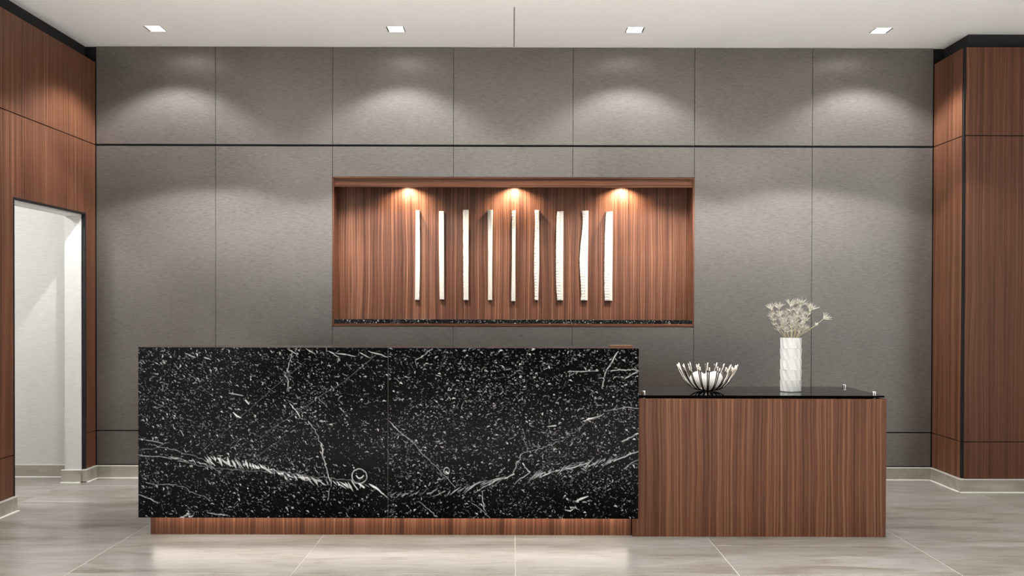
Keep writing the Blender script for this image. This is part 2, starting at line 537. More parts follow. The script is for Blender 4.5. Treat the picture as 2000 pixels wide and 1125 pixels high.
# ---- right pier: walnut panels on two faces, black corner reveal
wr = prism('wall_right', [(XR + PT, YB + 0.018), (XR + PT, YR + PT), (X1, YR + PT), (X1, YB + 0.22), (3.352, YB + 0.22), (3.352, YB + 0.018)], 'z', 0.0, ZW, BLACK)
struct(wr, 'right walnut panelled pier with a black corner reveal', 'wall')
prism('reveal_board', [(3.28, YB + 0.018), (3.28, YR + 0.11), (X1, YR + 0.11), (X1, YB + 0.22), (3.352, YB + 0.22), (3.352, YB + 0.018)], 'z', ZW + 0.0005, ZC - 0.0005, CHAR, wr)
box('corner_reveal', XR + 0.004, XR + PT + 0.001, YR + 0.006, YR + 0.028, ZBASE + 0.002, ZW, BLACK, wr)
for za, zb in ((S1 + 0.004, ZW), (S2 + 0.003, S1 - 0.003), (ZBASE + 0.002, S2 - 0.003)):
    box('panel', XR, XR + PT, YR + 0.030, YB - 0.004, za, zb, WOOD_WALL, wr)
    box('panel', XR + 0.018, 4.3, YR, YR + PT, za, zb, WOOD_PIER, wr)
    box('panel', 4.305, X1, YR, YR + PT, za, zb, WOOD_PIER, wr)

struct(box('wall_front_blocker', -3.3, X1, Y0 - 0.12, Y0, 0, ZC, plain('dark_blocker_paint', (0.05, 0.036, 0.028), 0.6, spec=0.2)), 'added unseen dark wall behind the viewer that blocks ambient light', 'wall')  # added out of view, keeps bright ambient out of the grey panels' reflection

struct(box('wall_right_blocker', X1, X1 + 0.12, 3.0, YB + 0.22, 0, ZC, LINEN), 'added unseen pale wall far right that blocks and bounces light', 'wall')  # added out of view, cuts ambient from the right and bounces light back

# ---- baseboards: stone strips with a pale cap and a white caulk line
def baseboard(name, label, x0, x1, y0, y1, nx, ny, seg=0.9):
    """run whose face looks along (nx, ny); the box x0..x1, y0..y1 is its plan"""
    root = bpy.data.objects.new(name, None)
    C.objects.link(root)
    root.location = ((x0 + x1) / 2, (y0 + y1) / 2, 0)
    struct(root, label, 'baseboard')
    L = max(x1 - x0, y1 - y0)
    n = max(1, round(L / seg))
    for k in range(n):
        a, b = k / n, (k + 1) / n
        g = 0.001 if n > 1 else 0
        if x1 - x0 > y1 - y0:
            box('tile', x0 + a * L + g, x0 + b * L - g, y0, y1, 0.0, ZBASE - 0.006, BASETILE, root)
        else:
            box('tile', x0, x1, y0 + a * L + g, y0 + b * L - g, 0.0, ZBASE - 0.006, BASETILE, root)
    box('cap', x0 - (0.002 if nx < 0 else 0), x1 + (0.002 if nx > 0 else 0), y0 - (0.002 if ny < 0 else 0), y1, ZBASE - 0.006, ZBASE, BASECAP, root)
    d = 0.016
    box('caulk', x0 - (d if nx < 0 else 0), x1 + (d if nx > 0 else 0), y0 - (d if ny < 0 else 0), y1, 0.0, 0.005, CAULK, root)
T = 0.016
baseboard('baseboard_back', 'beige stone baseboard along the grey back wall', XL + 0.0, XR - 0.0, YB - T, YB + 0.018, 0, -1)
baseboard('baseboard_left', 'beige stone baseboard under the walnut wall, near side of doorway', XL - PT, XL + T, YL0, DY0 + 0.004, 1, 0)
baseboard('baseboard_left_corner', 'short beige stone baseboard between doorway and grey wall', XL - PT, XL + T, DY1 - 0.012, YB - T - 0.001, 1, 0)
baseboard('baseboard_jamb', 'beige stone baseboard at the foot of the white door jamb', -3.33, XL - PT - 0.001, DY1 - 0.012 - T, DY1 - 0.0121, 0, -1)
baseboard('baseboard_hall', 'beige stone baseboard of the white hall wall', -5.3, -3.32, YH - T, YH - 0.0005, 0, -1)
baseboard('baseboard_right', 'beige stone baseboard on the side of right pier', XR - T, XR + PT, YR + 0.001, YB - T - 0.001, -1, 0)
baseboard('baseboard_right_front', 'beige stone baseboard on the front of right pier', XR - T, X1, YR - T, YR, 0, -1)

# ================================================================== LAMPS
def downlight(x, y, watts, label, group, size=119, blend=0.36, batwing=(47, 16, 0.35, 1.0)):
    t = thing('downlight', label, 'downlight', (x, y, ZC), group)
    h = HS - 0.0005
    bm = bmesh.new()                                   # square housing, open below
    add_box(bm, x - h, x + h, y - h, y - h + 0.004, ZC - 0.002, ZC + 0.06)
    add_box(bm, x - h, x + h, y + h - 0.004, y + h, ZC - 0.002, ZC + 0.06)
    add_box(bm, x - h, x - h + 0.004, y - h + 0.004, y + h - 0.004, ZC - 0.002, ZC + 0.06)
    add_box(bm, x + h - 0.004, x + h, y - h + 0.004, y + h - 0.004, ZC - 0.002, ZC + 0.06)
    add_box(bm, x - h, x + h, y - h, y + h, ZC + 0.06, ZC + 0.066)
    finish('housing', bm, WHITE, t)
    for s in (-1, 1):
        a, b = sorted((x + s * (h - 0.0042), x + s * (h - 0.0115)))
        box('pivot_slot', a, b, y - h + 0.0045, y + h - 0.0045, ZC - 0.0015, ZC + 0.05, BLACK, t)
    box('diffuser', x - h + 0.012, x + h - 0.012, y - h + 0.0045, y + h - 0.0045, ZC + 0.004, ZC + 0.016, DIFF, t)
    spot('lamp', (x, y, ZC - 0.012), watts, size, blend, (1.0, 1.0, 0.99), t, batwing=batwing)
    return t
names = ['square recessed ceiling downlight nearest the left walnut wall', 'square recessed ceiling downlight left of the ceiling joint',
         'square recessed ceiling downlight right of the ceiling joint', 'square recessed ceiling downlight nearest the right walnut pier']
for (x, y), lab in zip(ROW_WALL, names):
    downlight(x, y, P_WALL, lab, 'downlights along the grey wall')
for x, y in ROW_DESK:
    downlight(x, y, P_DESK, 'square recessed downlight in the row over the desk, above the picture', 'downlights over the desk', 114, 0.10, (50, 9, 0.045, 0.02))
for x, y in ROW_FRONT:
    downlight(x, y, P_FRONT, 'square recessed downlight in the row in front of the desk, above the picture', 'downlights in front of the desk', 84, 0.6, None)
for x, y in ROW_BOUNCE:  # unseen row added so the lobby floor bounces light onto the ceiling
    downlight(x, y, P_BOUNCE, 'added unseen square downlight over the lobby floor, brightens the ceiling by bounce', 'added downlights for ceiling bounce', 84, 0.6, None)

hl = thing('hall_ceiling_light', 'round white ceiling light in the hall behind the doorway', 'ceiling light', (-4.2, 5.5, 2.66))
bm = bmesh.new(); add_lathe(bm, (-4.2, 5.5, 2.66), [(0, 0), (0.16, 0), (0.16, -0.03), (0.14, -0.035)], 32); add_lathe(bm, (-4.2, 5.5, 2.66), [(0.14, -0.035), (0.0, -0.034)], 32)
finish('body', bm, WHITE, hl)
bm = bmesh.new(); add_lathe(bm, (-4.2, 5.5, 2.66), [(0, -0.036), (0.135, -0.036), (0.12, -0.05), (0, -0.055)], 32)
finish('diffuser', bm, DIFF, hl)
pl = bpy.data.lights.new('lamp', 'POINT'); pl.energy = P_HALL; pl.color = (1.0, 0.985, 0.96); pl.shadow_soft_size = 0.05
po = bpy.data.objects.new('lamp', pl); C.objects.link(po); po.location = (-4.2, 5.5, 2.54); put(po, hl)

# ================================================================== RECEPTION DESK (marble)
MX0, MX1, MY, MZ0, MZ1 = -2.089, 0.7096, 5.15, 0.124, 1.078
SEAM = -0.692
desk = thing('reception_desk', 'long black fossil marble reception desk on a recessed walnut base', 'desk', ((MX0 + MX1) / 2, 5.5, 0))

# vein pattern drawn in photo-like units (270..1248 across, 680..1013 down), 1 unit = about 2.9 mm
rng = np.random.default_rng(11)
CELL = 0.0025
NXC, NZC = int(round((MX1 - MX0) / CELL)), int(round((MZ1 - MZ0) / CELL))
pat = np.zeros((NZC + 1, NXC + 1), np.float32)
UX, UZ = 978.0 / NXC, 333.0 / NZC

def stroke(pts, w, val):
    """soft polyline; w = half width in units (number or one per point)"""
    pts = np.asarray(pts, float)
    ws = np.broadcast_to(np.asarray(w, float), (len(pts),))
    for k in range(len(pts) - 1):
        (ax, ay), (bx, by) = pts[k], pts[k + 1]
        wm = max(ws[k], ws[k + 1]) + 1.0
        i0 = max(int((min(ax, bx) - wm - 270) / UX), 0); i1 = min(int((max(ax, bx) + wm - 270) / UX) + 2, NXC + 1)
        j0 = max(int((min(ay, by) - wm - 680) / UZ), 0); j1 = min(int((max(ay, by) + wm - 680) / UZ) + 2, NZC + 1)
        if i0 >= i1 or j0 >= j1:
            continue
        X = 270 + np.arange(i0, i1) * UX
        Y = (680 + np.arange(j0, j1) * UZ)[:, None]
        dx, dy = bx - ax, by - ay
        L2 = dx * dx + dy * dy + 1e-9
        t = np.clip(((X - ax) * dx + (Y - ay) * dy) / L2, 0, 1)
        d = np.hypot(X - ax - t * dx, Y - ay - t * dy)
        ww = ws[k] + (ws[k + 1] - ws[k]) * t
        a = np.clip(ww - d + 0.55, 0, 1) * (val * rng.uniform(0.4, 1.1) if len(pts) > 5 else val)
        sub = pat[j0:j1, i0:i1]
        np.maximum(sub, a, out=sub)

def wander(p, q, n, amp):
    amp = amp * 1.5
    p, q = np.array(p, float), np.array(q, float)
    t = np.linspace(0, 1, n)[:, None]
    pts = p + (q - p) * t
    nrm = np.array([-(q - p)[1], (q - p)[0]]); nrm /= np.linalg.norm(nrm) + 1e-9
    off = np.cumsum(rng.normal(0, amp, n)); off -= np.linspace(off[0], off[-1], n)
    return pts + nrm * off[:, None]

# thousands of short fossil flecks
for k in range(23000):
    x, y = rng.uniform(268, 1250), rng.uniform(679, 1014)
    dens = 0.72 + 0.28 * math.sin(x * 0.021 + 1.3 * math.sin(y * 0.017)) * math.cos(y * 0.024 + 0.5)
    if 640 < x < 760 and rng.random() < 0.45: continue
    if y > 955 and rng.random() < 0.3: continue
    if rng.random() > dens: continue
    left = x < 758
    ang = rng.normal(0.35 if left else -0.35, 0.75)
    ln = min(rng.exponential(0.95) + 0.15, 6)
    bend = rng.normal(0, 0.5)
    p0 = np.array([x, y]); p1 = p0 + ln * np.array([math.cos(ang), math.sin(ang)]); p2 = p1 + ln * 0.7 * np.array([math.cos(ang + bend), math.sin(ang + bend)])
    w = rng.uniform(-0.2, 0.45)
    v = min(rng.beta(1.0, 2.8) * 1.15, 0.9)
    stroke([p0, p1, p2], w, v)
for k in range(380):                                   # brighter shell fragments
    x, y = rng.uniform(272, 1246), rng.uniform(682, 1010)
    ang = rng.normal(0.4 if x < 758 else -0.35, 0.5)
    ln = rng.uniform(2, 7)
    p = [(x, y), (x + ln * .5 * math.cos(ang), y + ln * .5 * math.sin(ang)), (x + ln * math.cos(ang + .4), y + ln * math.sin(ang + .4))]
    stroke(p, [0.2, rng.uniform(0.5, 1.3), 0.2], rng.uniform(0.45, 0.85))

def feathered(path, slant, length, wmax, step, val):
    """a vein made of slanting torn dashes along a path"""
    path = np.asarray(path, float)
    seg = np.hypot(*np.diff(path, axis=0).T); cum = np.concatenate([[0], np.cumsum(seg)])
    s = 0.0
    while s < cum[-1]:
        x, y = np.interp(s, cum, path[:, 0]), np.interp(s, cum, path[:, 1])
        a = slant + rng.normal(0, 0.3)
        L = length * rng.uniform(0.3, 1.35)
        ca, sa = math.cos(a), math.sin(a)
        o = rng.normal(0, 2.0)
        stroke([(x - ca * L * .5, y - sa * L * .5 + o), (x + rng.normal(0, .8), y + o + rng.normal(0, .8)), (x + ca * L * .5, y + sa * L * .5 + o)],
               [0.0, wmax * rng.uniform(0.15, 1.25), 0.0], val * rng.uniform(0.55, 1.0))
        s += step * rng.uniform(0.2, 1.0)

# left slab: main feathered vein falling to the right
stroke(wander((270, 890), (345, 898), 12, 0.6), 0.5, 0.6)
feathered([(335, 896), (375, 903), (415, 907)], 0.35, 16, 0.9, 9, 0.85)
feathered([(405, 898), (455, 905), (505, 913), (530, 920)], 0.95, 17, 2.0, 8, 0.95)
feathered([(520, 919), (565, 930), (605, 937)], 0.6, 14, 1.7, 8, 0.9)
feathered([(590, 934), (640, 944), (690, 950)], 0.75, 18, 1.7, 9, 0.9)
stroke(wander((722, 946), (758, 973), 10, 0.7), [0.5, 1.6, 1.9, 1.9, 1.6, 1.3, 1.1, .9, .7, .4], 0.9)
stroke(wander((345, 898), (722, 952), 60, 0.9), 0.35, 0.35)
stroke(wander((400, 908), (432, 925), 8, 0.6), 0.4, 0.5)
stroke(wander((270, 882), (330, 866), 10, 0.8), 0.3, 0.35)
stroke(wander((270, 858), (318, 868), 10, 0.6), 0.5, 0.5)
stroke(wander((300, 870), (395, 897), 16, 0.8), 0.35, 0.4)
stroke(wander((270, 968), (308, 984), 9, 0.6), 0.6, 0.65)
stroke(wander((285, 944), (345, 948), 12, 0.7), 0.4, 0.5)
stroke(wander((345, 950), (410, 978), 16, 0.8), 0.4, 0.45)
stroke(wander((405, 1003), (445, 1008), 8, 0.4), 0.7, 0.6)
feathered([(355, 1012), (375, 1008)], 2.6, 12, 1.4, 5, 0.9)
# the little ring
th = np.linspace(0.2, 6.6, 26)
stroke(np.c_[703 + 14.5 * np.cos(th) + rng.normal(0, .5, 26), 931 + 14.5 * np.sin(th) + rng.normal(0, .5, 26)], 0.75, 0.7)
stroke([(697, 930), (701, 935), (707, 934), (711, 930)], 0.9, 0.85)
stroke([(688, 940), (694, 950), (700, 957)], 0.8, 0.8)
stroke([(703, 946), (712, 953)], 1.6, 0.85)
# left slab: descending crack, crossing hairlines, top border veins
stroke(wander((571, 690), (561, 725), 8, 0.8), 0.55, 0.6)
stroke(wander((556, 734), (565, 765), 8, 0.8), 0.6, 0.65)
stroke(wander((567, 790), (587, 818), 8, 0.6), [0.4, .6, .9, 1.0, 1.0, .8, .6, .4], 0.75)
stroke(wander((603, 824), (632, 872), 14, 1.0), 0.6, 0.6)
stroke(wander((629, 868), (636, 905), 10, 0.8), [1.2, 1.1, 1, .9, .7, .7, .6, .6, .5, .5], 0.75)
stroke(wander((636, 905), (645, 940), 10, 0.8), 0.7, 0.65)
stroke(wander((645, 955), (641, 978), 6, 0.6), 0.5, 0.5)
stroke(wander((597, 706), (395, 882), 40, 0.35), 0.0, 0.4)
stroke(wander((735, 694), (520, 846), 44, 0.4), 0.05, 0.4)
stroke(wander((560, 850), (440, 930), 26, 0.5), 0.15, 0.25)
for a, b in (((562, 682), (580, 692)), ((598, 682), (617, 694)), ((640, 686), (663, 698)), ((655, 690), (695, 697)), ((702, 688), (722, 699)), ((720, 686), (758, 698)), ((362, 692), (382, 700)), ((398, 700), (412, 704))):
    stroke(wander(a, b, 7, 0.5), [0.2, .5, .8, .9, .8, .5, .2], 0.7)
stroke([(456, 807), (463, 814), (470, 817)], [0.6, 1.6, 0.8], 0.85)
stroke([(480, 783), (486, 790)], 1.3, 0.7)
stroke([(448, 769), (474, 774)], 0.6, 0.6)
# right slab: rising vein of slanting dashes
feathered([(762, 968), (800, 964), (850, 963), (890, 962)], -0.45, 15, 0.8, 9, 0.7)
feathered([(890, 960), (930, 950), (975, 938)], -0.58, 30, 0.8, 11, 0.65)
feathered([(1040, 932), (1070, 922), (1110, 913)], -0.55, 22, 1.0, 9, 0.8)
feathered([(1110, 913), (1160, 904), (1205, 896)], -0.6, 22, 0.9, 9, 0.75)
stroke(wander((1200, 900), (1248, 881), 10, 0.5), 0.9, 0.7)
stroke(wander((930, 962), (1005, 926), 18, 0.8), [0.5] * 6 + [0.9] * 12, 0.7)
stroke(wander((1003, 928), (1022, 885), 12, 1.0), 0.6, 0.55)
stroke(wander((1020, 886), (1090, 862), 16, 0.6), 0.35, 0.45)
stroke(wander((1090, 862), (1175, 810), 24, 1.0), 0.15, 0.38)
stroke(wander((1140, 822), (1180, 807), 12, 0.8), [0.4, .8, 1.2, 1.4, 1.2, 1, .9, .9, .8, .6, .4, .2], 0.8)
stroke(wander((1030, 882), (1022, 838), 12, 0.9), 0.3, 0.35)
stroke(wander((1022, 905), (1036, 922), 6, 1.0), 0.9, 0.7)
stroke(wander((1036, 922), (1006, 946), 8, 0.6), 0.6, 0.65)
stroke(wander((943, 962), (949, 998), 12, 0.8), 0.6, 0.6)
stroke(wander((922, 983), (958, 1012), 10, 0.7), 0.4, 0.45)
stroke(wander((818, 980), (855, 1010), 10, 0.7), 0.5, 0.5)
stroke(wander((760, 823), (800, 858), 14, 0.5), 0.6, 0.6)
stroke(wander((800, 858), (890, 952), 28, 0.5), 0.4, 0.48)
stroke(wander((845, 682), (812, 703), 8, 0.6), 0.6, 0.6)
stroke(wander((812, 703), (815, 716), 5, 0.6), 0.35, 0.4)
stroke(wander((770, 738), (785, 750), 6, 0.6), 0.4, 0.4)
th = np.linspace(0, 6, 16)
stroke(np.c_[873 + 5.5 * np.cos(th), 920 + 6.5 * np.sin(th)], 0.6, 0.65)
stroke([(872, 922), (876, 925)], 1.5, 0.8)
stroke(wander((1208, 686), (1185, 722), 10, 0.6), [0.4, .6, .8, .9, 1, 1.1, 1, .9, .8, .5], 0.75)
stroke(wander((1185, 722), (1176, 758), 10, 0.7), 0.6, 0.6)
stroke(wander((1110, 726), (1168, 724), 12, 0.4), 0.6, 0.5)
stroke(wander((1194, 724), (1247, 723), 14, 0.7), 0.8, 0.6)
stroke(wander((1222, 738), (1247, 724), 8, 0.5), 0.8, 0.6)
stroke(wander((1247, 797), (1180, 803), 12, 0.6), 0.5, 0.5)
stroke(wander((1216, 862), (1247, 846), 8, 0.6), 1.0, 0.65)
stroke(wander((1220, 915), (1247, 898), 8, 0.6), 0.6, 0.5)
stroke([(1128, 978), (1136, 974), (1150, 969)], [1.0, 1.9, 0.5], 0.8)
stroke([(1105, 996), (1115, 998), (1121, 994)], [0.3, 0.9, 0.3], 0.75)
stroke([(1070, 833), (1086, 831)], [0.4, 1.2], 0.7)

def marble_slab(name, ia, ib, x_from, x_to, label):
    """front face is a fine grid carrying the vein value; sides and back close it"""
    cols = np.linspace(x_from, x_to, ib - ia + 1)
    rows = np.linspace(MZ1, MZ0, NZC + 1)
    nx, nz = len(cols), len(rows)
    xx, zz = np.meshgrid(cols, rows)
    c = np.array([(x_from + x_to) / 2, MY + 0.015, (MZ0 + MZ1) / 2])
    front = np.c_[xx.ravel(), np.full(nx * nz, MY), zz.ravel()] - c
    corner = np.array([[x, y, z] for y in (MY, MY + 0.03) for z in (MZ1, MZ0) for x in (x_from, x_to)]) - c
    verts = np.vstack([front, corner])
    j, i = np.meshgrid(np.arange(nz - 1), np.arange(nx - 1), indexing='ij')
    a = (j * nx + i).ravel()
    q = np.c_[a, a + nx, a + nx + 1, a + 1]
    b = nx * nz
    q2 = np.array([[0, 1, 5, 4], [2, 6, 7, 3], [0, 4, 6, 2], [1, 3, 7, 5], [4, 5, 7, 6]]) + b
    quads = np.vstack([q, q2]).astype(np.int32)
    me = bpy.data.meshes.new(name)
    me.vertices.add(len(verts)); me.vertices.foreach_set('co', verts.astype(np.float32).ravel())
    me.loops.add(quads.size); me.loops.foreach_set('vertex_index', quads.ravel())
    me.polygons.add(len(quads)); me.polygons.foreach_set('loop_start', np.arange(0, quads.size, 4, dtype=np.int32))
    me.update(calc_edges=True)
    at = me.attributes.new('vein', 'FLOAT', 'POINT')
    vals = np.concatenate([pat[:, ia:ib + 1].ravel(), np.full(8, 0.03, np.float32)]).astype(np.float32)
    at.data.foreach_set('value', vals)
    me.validate()
    me.materials.append(MARBLE)
    o = bpy.data.objects.new(name, me)
    C.objects.link(o)
    o.location = c
    put(o, desk)
    o['label'] = label
    return o
isplit = int(round((SEAM - MX0) / CELL))
marble_slab('marble_slab', 0, isplit, MX0, SEAM - 0.001, 'black marble slab with white veins falling to the right')
marble_slab('marble_slab', isplit, NXC, SEAM + 0.001, MX1, 'black marble slab with white veins rising to the right')
box('slab_joint', SEAM - 0.001, SEAM + 0.001, MY + 0.0008, MY + 0.0295, MZ0, MZ1 - 0.001, plain('grey_stone_adhesive', (0.09, 0.088, 0.08), 0.7), desk)
box('ledge', MX0, MX1, MY + 0.0305, MY + 0.28, MZ1 - 0.03, MZ1 - 0.0005, MARBLE_EDGE, desk, 0.0015)
box('ledge_block', 0.575, 0.705, MY + 0.235, MY + 0.275, MZ1 - 0.0005, MZ1 + 0.008, WOOD_RAIL, desk, 0.001)
box('base', -2.069, 0.685, 5.275, 5.95, 0.0, MZ0 + 0.02, WOOD_DESK, desk)
box('gable', MX0 + 0.01, MX0 + 0.05, MY + 0.031, 5.95, MZ0 + 0.0205, MZ1 - 0.0305, WOOD_DESK, desk)
box('gable', 0.64, 0.685, MY + 0.031, 5.95, MZ0 + 0.0205, MZ1 - 0.0305, WOOD_DESK, desk)
box('modesty_panel', MX0 + 0.05, 0.64, MY + 0.0305, MY + 0.06, MZ0 + 0.021, MZ1 - 0.0305, WOOD_DESK, desk)
box('work_surface', MX0 + 0.05, 0.64, MY + 0.0605, 5.95, 0.72, 0.75, WOOD_DESK, desk)
box('underside', MX0 + 0.004, 0.684, MY + 0.0305, 5.274, MZ0 + 0.004, MZ0 + 0.020, BLACK, desk)
box('light_strip', -2.04, 0.66, MY + 0.075, MY + 0.085, MZ0 - 0.002, MZ0 + 0.004, plain('warm_led_strip', (0.9, 0.9, 0.9), 0.5, emit=(1.0, 0.90, 0.78), estr=LED), desk)

# ================================================================== LOW WALNUT COUNTER
WX0, WX1, WY, WZ, WB = 0.692, 2.137, 5.25, 0.788, 5.88
low = thing('low_counter', 'low walnut counter with a floating black glass top beside the marble desk', 'counter', ((WX0 + WX1) / 2, (WY + WB) / 2, 0))
box('front_panel', WX0, WX1, WY, WY + 0.02, 0.0, WZ, WOOD_DESK, low, 0.0008)
box('side_panel', WX1 - 0.02, WX1, WY + 0.0205, WB, 0.0, WZ, WOOD_DESK, low, 0.0008)
box('side_panel', WX0, WX0 + 0.02, WY + 0.0205, WB, 0.0, WZ, WOOD_DESK, low, 0.0008)
box('back_panel', WX0 + 0.0205, WX1 - 0.0205, WB - 0.02, WB, 0.0, WZ, WOOD_DESK, low, 0.0008)
box('deck', WX0 + 0.0205, WX1 - 0.0205, WY + 0.0205, WB - 0.0205, 0.745, 0.765, WOOD_RAIL, low)
gx0, gx1, gy0, gy1, gz0, gz1 = 0.722, 2.131, 5.262, 5.865, 0.797, 0.806
box('glass_top', gx0, gx1, gy0, gy1, gz0, gz1, GLASS, low, 0.0012)
for sx in (0.765, 2.103):
    for sy in (5.345, 5.825):
        bm = bmesh.new()
        add_lathe(bm, (sx, sy, 0), [(0, 0.7652), (0.009, 0.7652), (0.009, 0.7968), (0, 0.7968)], 20)
        post = finish('standoff', bm, STEEL, low, True)
        bm = bmesh.new()
        add_lathe(bm, (sx, sy, 0), [(0, 0.8062), (0.0125, 0.8062), (0.0125, 0.822), (0.0105, 0.824), (0, 0.824)], 24)
        finish('cap', bm, STEEL, post)

# ================================================================== DISPLAY NICHE
YN = 7.195
YF = YB - 0.006
niche = thing('display_niche', 'wide walnut lined display niche set in the grey wall', 'niche', ((NX0 + NX1) / 2, YB + 0.1, NZ0))
FT = 0.015
box('back_panel', NX0 + FT, NX1 - FT, YN, YN + 0.015, NZ0 + 0.02, NZ1 - 0.012, WOOD_NICHE, niche)
box('side_frame', NX0 + 0.0005, NX0 + FT, YF, YN + 0.015, NZ0 + 0.0005, NZ1 - 0.0005, WOOD_NICHE, niche, 0.001)
box('side_frame', NX1 - FT, NX1 - 0.0005, YF, YN + 0.015, NZ0 + 0.0005, NZ1 - 0.0005, WOOD_NICHE, niche, 0.001)
box('top_frame', NX0 + FT, NX1 - FT, YF, YN + 0.015, NZ1 - 0.012, NZ1 - 0.0005, WOOD_RAIL, niche, 0.001)
box('bottom_frame', NX0 + FT, NX1 - FT, YF, YN, NZ0 + 0.0005, NZ0 + 0.020, WOOD_RAIL, niche, 0.001)
box('valance', NX0 + FT, NX1 - FT, YB + 0.004, YB + 0.022, 2.218, NZ1 - 0.0125, WOOD_RAIL, niche, 0.001)
box('marble_shelf', NX0 + FT + 0.0005, NX1 - FT - 0.0005, YB - 0.004, YN - 0.0005, NZ0 + 0.0205, 1.212, MARBLE_EDGE, niche, 0.0015)
for sx in (-0.815, 0.018, 0.85):
    bm = bmesh.new()
    add_lathe(bm, (sx, YN - 0.082, NZ1 - 0.0125), [(0, 0), (0.032, 0), (0.032, -0.006), (0.02, -0.006), (0.018, -0.002), (0, -0.002)], 24)
    s = finish('spotlight', bm, STEEL, niche)
    spot('lamp', (sx, YN - 0.082, NZ1 - 0.024), P_NICHE, 140, 0.75, (1.0, 0.86, 0.68), niche, 0.006)

# nine carved strips
def K(px): return (px - 1000.0) * 0.003967
strips = [  # left edge / right edge at top, at 1/4, 1/2, 3/4 and bottom, in picture units
    ((811.2, 810.9, 810.6, 810.3, 809.8), (818.8, 819.3, 819.6, 819.2, 818.2)),
    ((857.0, 856.8, 857.0, 857.5, 858.4), (866.2, 866.5, 866.5, 866.6, 866.8)),
    ((903.4, 903.9, 904.2, 904.4, 905.2), (914.2, 914.3, 914.4, 914.4, 914.6)),
    ((952.0, 952.6, 952.9, 953.0, 953.0), (962.0, 961.5, 961.2, 961.0, 960.9)),
    ((999.2, 999.4, 999.5, 999.0, 998.4), (1007.0, 1006.7, 1006.3, 1006.4, 1006.5)),
    ((1044.0, 1044.6, 1043.2, 1043.6, 1044.2), (1052.6, 1052.6, 1053.0, 1052.4, 1051.5)),
    ((1088.2, 1086.3, 1086.0, 1086.4, 1089.0), (1100.2, 1099.9, 1099.8, 1099.8, 1100.0)),
    ((1136.6, 1136.4, 1132.6, 1134.0, 1134.8), (1148.8, 1148.4, 1148.0, 1147.8, 1147.8)),
    ((1183.8, 1181.6, 1181.0, 1180.8, 1182.2), (1196.4, 1196.2, 1196.2, 1196.0, 1196.2)),
]
tops = [411, 412.5, 410, 410, 410.5, 410, 412.5, 411, 412.5]
bots = [586, 585, 586, 586, 588, 586, 586, 586, 586.5]
slabels = ['slim cream carved wall strip, first on the left in the niche',
           'slim cream carved wall strip, second from the left in the niche',
           'cream carved wall strip with a frayed left edge, third from the left',
           'slim cream carved wall strip, fourth from the left in the niche',
           'slim cream carved wall strip, the middle one of nine in the niche',
           'slim wavy cream carved wall strip, just right of the middle one',
           'wide ribbed cream carved wall strip, third from the right in the niche',
           'ribbed cream carved wall strip bulging out to the left midway',
           'widest ribbed cream carved wall strip, last on the right in the niche']
def carved_strip(k):
    le, re = strips[k]
    n = 64
    f = np.linspace(0, 1, n)
    q = np.linspace(0, 1, 5)
    def smooth(v):
        c = np.polyfit(q, v, 4)
        return np.polyval(c, f)
    L, Rr = smooth(le), smooth(re)
    wide = k >= 5
    zt, zb = 1.31 + (599 - tops[k]) * 0.003967, 1.31 + (599 - bots[k]) * 0.003967
    bm = bmesh.new()
    yb, yf = YN - 0.0005, YN - 0.050
    cols = []
    rr = random.Random(k)
    for i in range(n):
        xl, xr = K(L[i]), K(Rr[i])
        rough = rr.uniform(-1, 1) * (0.0012 if wide or k == 2 else 0.0005)
        rib = 0.0022 * (i % 2) if wide else 0.0008 * (i % 2)
        w = xr - xl
        xc = xl + w * 0.58
        z = zt + (zb - zt) * f[i]
        prof = [(xl + rough, yb), (xl + rough, yf + 0.012 + rib), (xl + w * 0.3 + rough, yf + 0.004 + rib), (xc - 0.001, yf + 0.003 + rib), (xc, yf + 0.005), (xc + 0.001, yf), (xr - 0.001, yf), (xr, yf + 0.002), (xr, yb)]
        cols.append([bm.verts.new((p[0], p[1], z)) for p in prof])
    m = len(cols[0])
    for a, b in zip(cols, cols[1:]):
        for i in range(m - 1):
            bm.faces.new((a[i], b[i], b[i + 1], a[i + 1]))
        bm.faces.new((a[m - 1], b[m - 1], b[0], a[0]))
    bm.faces.new(cols[0]); bm.faces.new(cols[-1][::-1])
    o = finish('carved_strip', bm, BONE)
    tag(o, slabels[k], 'wall decoration', 'nine carved strips in the niche')
for k in range(9):
    carved_strip(k)

# ================================================================== PRONGED BOWL WITH WHITE BALLS
GT = 0.8062
bx, by = 1.178, 5.55
bowl = thing('pronged_bowl', 'open metal bowl of curved upright prongs on black glass top', 'bowl', (bx, by, GT))
bm = bmesh.new()
add_lathe(bm, (bx, by, GT), [(0, 0.0), (0.034, 0.0), (0.036, 0.004), (0.030, 0.010), (0, 0.010)], 28)
finish('hub', bm, CHROME, bowl, True)
prof = [(0.022, 0.006), (0.05, 0.007), (0.075, 0.013), (0.100, 0.028), (0.128, 0.056), (0.150, 0.092), (0.168, 0.130), (0.180, 0.158)]
NP = 20
for k in range(NP):
    a = (k + 0.5) * 2 * math.pi / NP + random.uniform(-0.03, 0.03)
    h = random.uniform(0.96, 1.05)
    bm = bmesh.new()
    for s in (-1, 1):                                  # each prong is two twigs that part at the tip
        pts = []
        for i, (r, z) in enumerate(prof):
            t = i / (len(prof) - 1)
            da = s * (0.0028 + 0.0035 * t * t) / max(r, 0.03)
            hh = h - (0.05 if s > 0 else 0) * t
            pts.append((bx + r * math.cos(a + da), by + r * math.sin(a + da), GT + z * hh))
        add_tube(bm, pts, [0.0038, 0.0038, 0.0036, 0.0036, 0.0036, 0.0037, 0.0040, 0.0048], 6)
    finish('prong', bm, CHROME, bowl, True)
blabels = ['white ball at the front of the pronged bowl', 'white ball at the back left of the pronged bowl', 'white ball at the back right of the pronged bowl']
